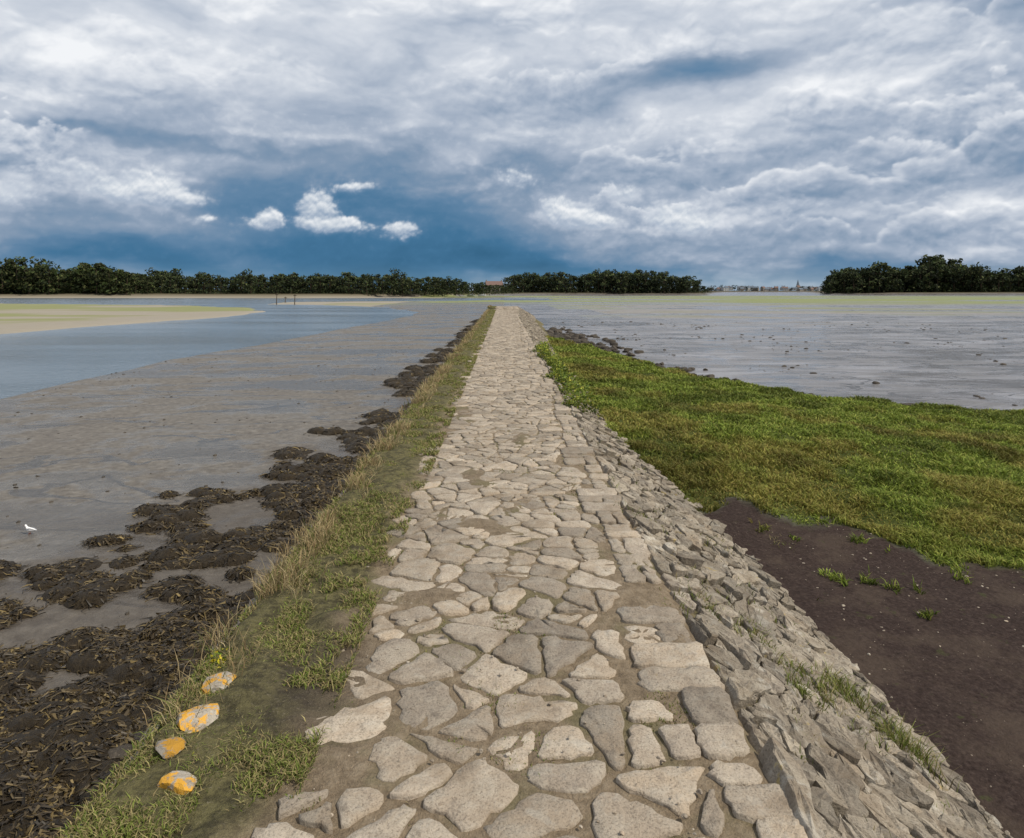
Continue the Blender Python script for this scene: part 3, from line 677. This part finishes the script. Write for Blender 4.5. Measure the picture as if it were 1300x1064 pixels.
treeline('island_pines',1042,1620,612,10,[(1042,358),(1052,348),(1065,341),(1100,336),(1150,339),(1185,327),(1230,339),(1300,341),(1400,336),(1620,343)],.55,5,6.2,gc,.03,var=.28)
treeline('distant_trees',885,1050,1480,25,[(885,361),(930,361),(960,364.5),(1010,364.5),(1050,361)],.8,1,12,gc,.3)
treeline('horizon_trees',560,660,600,15,[(560,357),(600,359),(660,358)],.8,2,9,gc,.06)
# ================================================================= HOUSES
def simple(name,c,r=.8,sp=.3,nz=0.0):
    m,b,p,g=newmat(name); n=b.noise(g,1.2,5,.6); pset(b,p,b.mix(n,tuple(v*.85 for v in c),tuple(min(1,v*1.12) for v in c)),r,None,sp); return m
mw=simple('white_render',(.44,.46,.48)); mcream=simple('cream_render',(.36,.34,.32)); mst=simple('granite_wall',(.24,.22,.20)); msl=simple('slate_roof',(.12,.15,.19)); mtile=simple('clay_tile_roof',(.17,.11,.095)); mgl=simple('window_glass',(.03,.04,.05),.15,.5); mwood=simple('weathered_wood',(.09,.07,.05)); mgull=simple('white_feathers',(.8,.8,.8)); mgg=simple('grey_feathers',(.35,.37,.40)); mor=simple('orange_beak',(.5,.12,.03)); mhead=simple('dark_feathers',(.04,.03,.03))  # distance haze is mixed into the town's wall and roof colours
def box(V,Fc,M,x0,x1,y0,y1,z0,z1,mi):
    o=len(V); V+=[(x0,y0,z0),(x1,y0,z0),(x1,y1,z0),(x0,y1,z0),(x0,y0,z1),(x1,y0,z1),(x1,y1,z1),(x0,y1,z1)]
    for f in ((0,1,5,4),(1,2,6,5),(2,3,7,6),(3,0,4,7),(4,5,6,7),(3,2,1,0)): Fc.append(tuple(o+i for i in f)); M.append(mi)
def house(x,y,z,wd,dp,hh_,rh,wall,roof,rot=0,name='house'):
    e=link(bpy.data.objects.new(name,None)); e.location=(x,y,z); e.rotation_euler=(0,0,rot)
    a_,d_=wd/2,dp/2
    V=[(-a_,-d_,-1),(a_,-d_,-1),(a_,d_,-1),(-a_,d_,-1),(-a_,-d_,hh_),(a_,-d_,hh_),(a_,d_,hh_),(-a_,d_,hh_),(-a_,0,hh_+rh),(a_,0,hh_+rh)]
    mkpy('walls',V,[(0,1,5,4),(1,2,6,9,5),(2,3,7,6),(3,0,4,8,7)],wall,parent=e)
    o_=.35; t_=.12; V=[(-a_-o_,-d_-o_,hh_-o_*rh/d_+t_),(a_+o_,-d_-o_,hh_-o_*rh/d_+t_),(a_+o_,0,hh_+rh+t_),(-a_-o_,0,hh_+rh+t_),(a_+o_,d_+o_,hh_-o_*rh/d_+t_),(-a_-o_,d_+o_,hh_-o_*rh/d_+t_)]
    V+= [(q[0],q[1],q[2]-.1) for q in V]
    Fr=[(0,1,2,3),(3,2,4,5),(7,6,9,8),(8,9,11,10),(0,6,7,1),(4,10,11,5),(1,7,8,2),(2,8,10,4),(0,3,9,6),(3,5,11,9)]
    mkpy('roof',V,Fr,roof,parent=e)
    V=[];Fc=[];M=[]
    for cxn in (-a_+.5,a_-.5): box(V,Fc,M,cxn-.4,cxn+.4,-.35,.35,hh_+rh*.6,hh_+rh+1.1,0)
    mkpy('chimneys',V,Fc,wall,parent=e)
    V=[];Fc=[];M=[]; n=max(2,int(wd/2.8)); fl=max(1,int(hh_/2.7))
    for f_ in range(fl):
        for i in range(n):
            xc=-a_+wd*(i+.5)/n; z0=.9+f_*2.7
            if f_==0 and i==n//2: box(V,Fc,M,xc-.5,xc+.5,-d_-.04,-d_+.1,0,2.1,0)
            else: box(V,Fc,M,xc-.45,xc+.45,-d_-.03,-d_+.1,z0,z0+1.3,0)
    mkpy('windows_and_door',V,Fc,mgl,parent=e)
for i in range(40):
    px=random.uniform(896,1046); Y_=1430+random.uniform(5,95); X_=(px-HX)/F*Y_
    house(X_,Y_,1.0+random.uniform(0,1.2)+(Y_-1430)*.03,random.uniform(6,12),random.uniform(6,8),random.choice([3,3,5.2]),random.uniform(2.2,3.2),random.choice([mw,mw,mcream,mst]),random.choice([msl,msl,msl,mtile]),random.uniform(-.7,.7))
house((627-HX)/F*560,560,1.0,13,8,5.4,3,mst,mtile,.2); house((612-HX)/F*575,575,1.0,9,7,3,2.6,mcream,msl,-.2)
Y_=1520; e=link(bpy.data.objects.new('church',None)); e.location=((1013-HX)/F*Y_,Y_,3)
V=[];Fc=[];M=[]; box(V,Fc,M,-2.4,2.4,-2.4,2.4,-2,11,0); mkpy('tower',V,Fc,mst,parent=e)
V=[(-2.3,-2.3,11),(2.3,-2.3,11),(2.3,2.3,11),(-2.3,2.3,11),(0,0,23)]; mkpy('spire',V,[(0,1,4),(1,2,4),(2,3,4),(3,0,4)],msl,parent=e)
V=[];Fc=[];M=[]; box(V,Fc,M,2.4,16,-4,4,-2,5,0); mkpy('nave',V,Fc,mst,parent=e)
mkpy('nave_roof',[(2.45,-4.3,5),(16.3,-4.3,5),(16.3,4.3,5),(2.45,4.3,5),(2.45,0,8.5),(16.3,0,8.5)],[(0,1,5,4),(2,3,4,5),(1,2,5),(3,0,4)],msl,parent=e)
# ================================================================= POSTS, BOATS
for px,Y_,h_ in ((351,185,3.2),(374,182,3.0),(362,200,2.2)):
    X_=(px-HX)/F*Y_; e=link(bpy.data.objects.new('channel_marker_post',None)); e.location=(X_,Y_,-1.9)
    V=[];Fc=[]
    for j,(zz,rr_) in enumerate(((0,.13),(h_*.5,.11),(h_,.09))):
        for k in range(8): V.append((math.cos(k*.785)*rr_+.05*j,math.sin(k*.785)*rr_,zz))
    for j in range(2):
        for k in range(8): Fc.append((j*8+k,j*8+(k+1)%8,(j+1)*8+(k+1)%8,(j+1)*8+k))
    Fc.append(tuple(range(16,24))); mkpy('shaft',V,Fc,mwood,parent=e)
    V=[];Fc=[];M=[]; box(V,Fc,M,-.3,.5,-.05,.05,h_-.45,h_-.25,0); mkpy('crosspiece',V,Fc,mwood,parent=e)
def boat(px,Y_,L_):
    X_=(px-HX)/F*Y_; zg=float(zt(np.array([X_]),np.array([float(Y_)]))[0]); e=link(bpy.data.objects.new('moored_boat',None)); e.location=(X_,Y_,max(zg,-1.7)); e.rotation_euler=(0,0,random.uniform(-.5,.5))
    V=[];Fc=[]; st=[(-.5,.85),(-.25,1),(0,1),(.25,.8),(.42,.4),(.52,.03)]
    for sx,ww in st:
        b_=L_*.17*ww; sh=1.0+.25*max(0,sx)
        V+=[(sx*L_,-b_,sh),(sx*L_*.95,-b_*.7,.3),(sx*L_*.92,0,.0),(sx*L_*.95,b_*.7,.3),(sx*L_,b_,sh)]
    for i in range(5):
        for k in range(4): o=i*5; Fc.append((o+k,o+5+k,o+6+k,o+1+k))
        Fc.append((i*5+4,i*5+9,i*5+5,i*5))
    Fc.append((0,1,2,3,4)); mkpy('hull',V,Fc,mw,parent=e)
    V=[];Fc=[];M=[]; box(V,Fc,M,-.1*L_,.2*L_,-L_*.09,L_*.09,1.02,1.8,0); mkpy('cabin',V,Fc,mw,parent=e)
    V=[];Fc=[];M=[]; box(V,Fc,M,-.08*L_,.18*L_,-L_*.092,L_*.092,1.4,1.65,0); mkpy('windows',V,Fc,mgl,parent=e)
boat(598,420,5); boat(612,430,5)
# ================================================================= GULL
X0,Y0=w(38,676,3.3); Z0=float(zt(np.array([X0]),np.array([Y0]))[0])
e=link(bpy.data.objects.new('seagull',None)); e.location=(X0,Y0,Z0); e.rotation_euler=(0,0,math.radians(165)); e.scale=(.55,.55,.55)
def loft(name,st,mat,seg=12,par=e):
    V=[];Fc=[]
    for xx,zz,ry,rz in st:
        for k in range(seg): a_=k*2*math.pi/seg; V.append((xx,math.cos(a_)*ry,zz+math.sin(a_)*rz))
    for j in range(len(st)-1):
        for k in range(seg): Fc.append((j*seg+k,j*seg+(k+1)%seg,(j+1)*seg+(k+1)%seg,(j+1)*seg+k))
    Fc.append(tuple(range(seg))); Fc.append(tuple(range((len(st)-1)*seg,len(st)*seg))); return mkpy(name,V,Fc,mat,smooth=True,parent=par)
loft('body',[(-.20,.115,.022,.004),(-.15,.115,.03,.012),(-.10,.112,.042,.03),(-.03,.108,.055,.045),(.04,.112,.055,.05),(.085,.135,.038,.038),(.105,.165,.026,.026),(.12,.19,.024,.026),(.14,.197,.026,.026),(.16,.192,.018,.017),(.168,.19,.006,.006)],mgull)
loft('beak',[(.165,.190,.007,.007),(.19,.186,.005,.005),(.205,.181,.001,.001)],mor,8)
for s_ in (-1,1):
    V=[(.05,s_*.056,.135),(.04,s_*.062,.10),(-.06,s_*.058,.10),(-.20,s_*.02,.118),(-.08,s_*.045,.15),(-.02,s_*.05,.155)]
    mkpy('folded_wing',V,[(0,1,2,3,4,5)],mgg,parent=e)
    V=[];Fc=[];M=[]; box(V,Fc,M,-.003,.003,s_*.02-.003,s_*.02+.003,0,.08,0); box(V,Fc,M,-.008,.03,s_*.02-.012,s_*.02+.012,-.002,.004,0); mkpy('leg',V,Fc,mor,parent=e)
    V=[];Fc=[];M=[]; box(V,Fc,M,.146,.152,s_*.0235-.003,s_*.0235+.003,.198,.204,0); mkpy('eye',V,Fc,mhead,parent=e)
# ================================================================= VIEW
sc.view_settings.view_transform='Standard'; sc.view_settings.look='None'; sc.view_settings.exposure=0
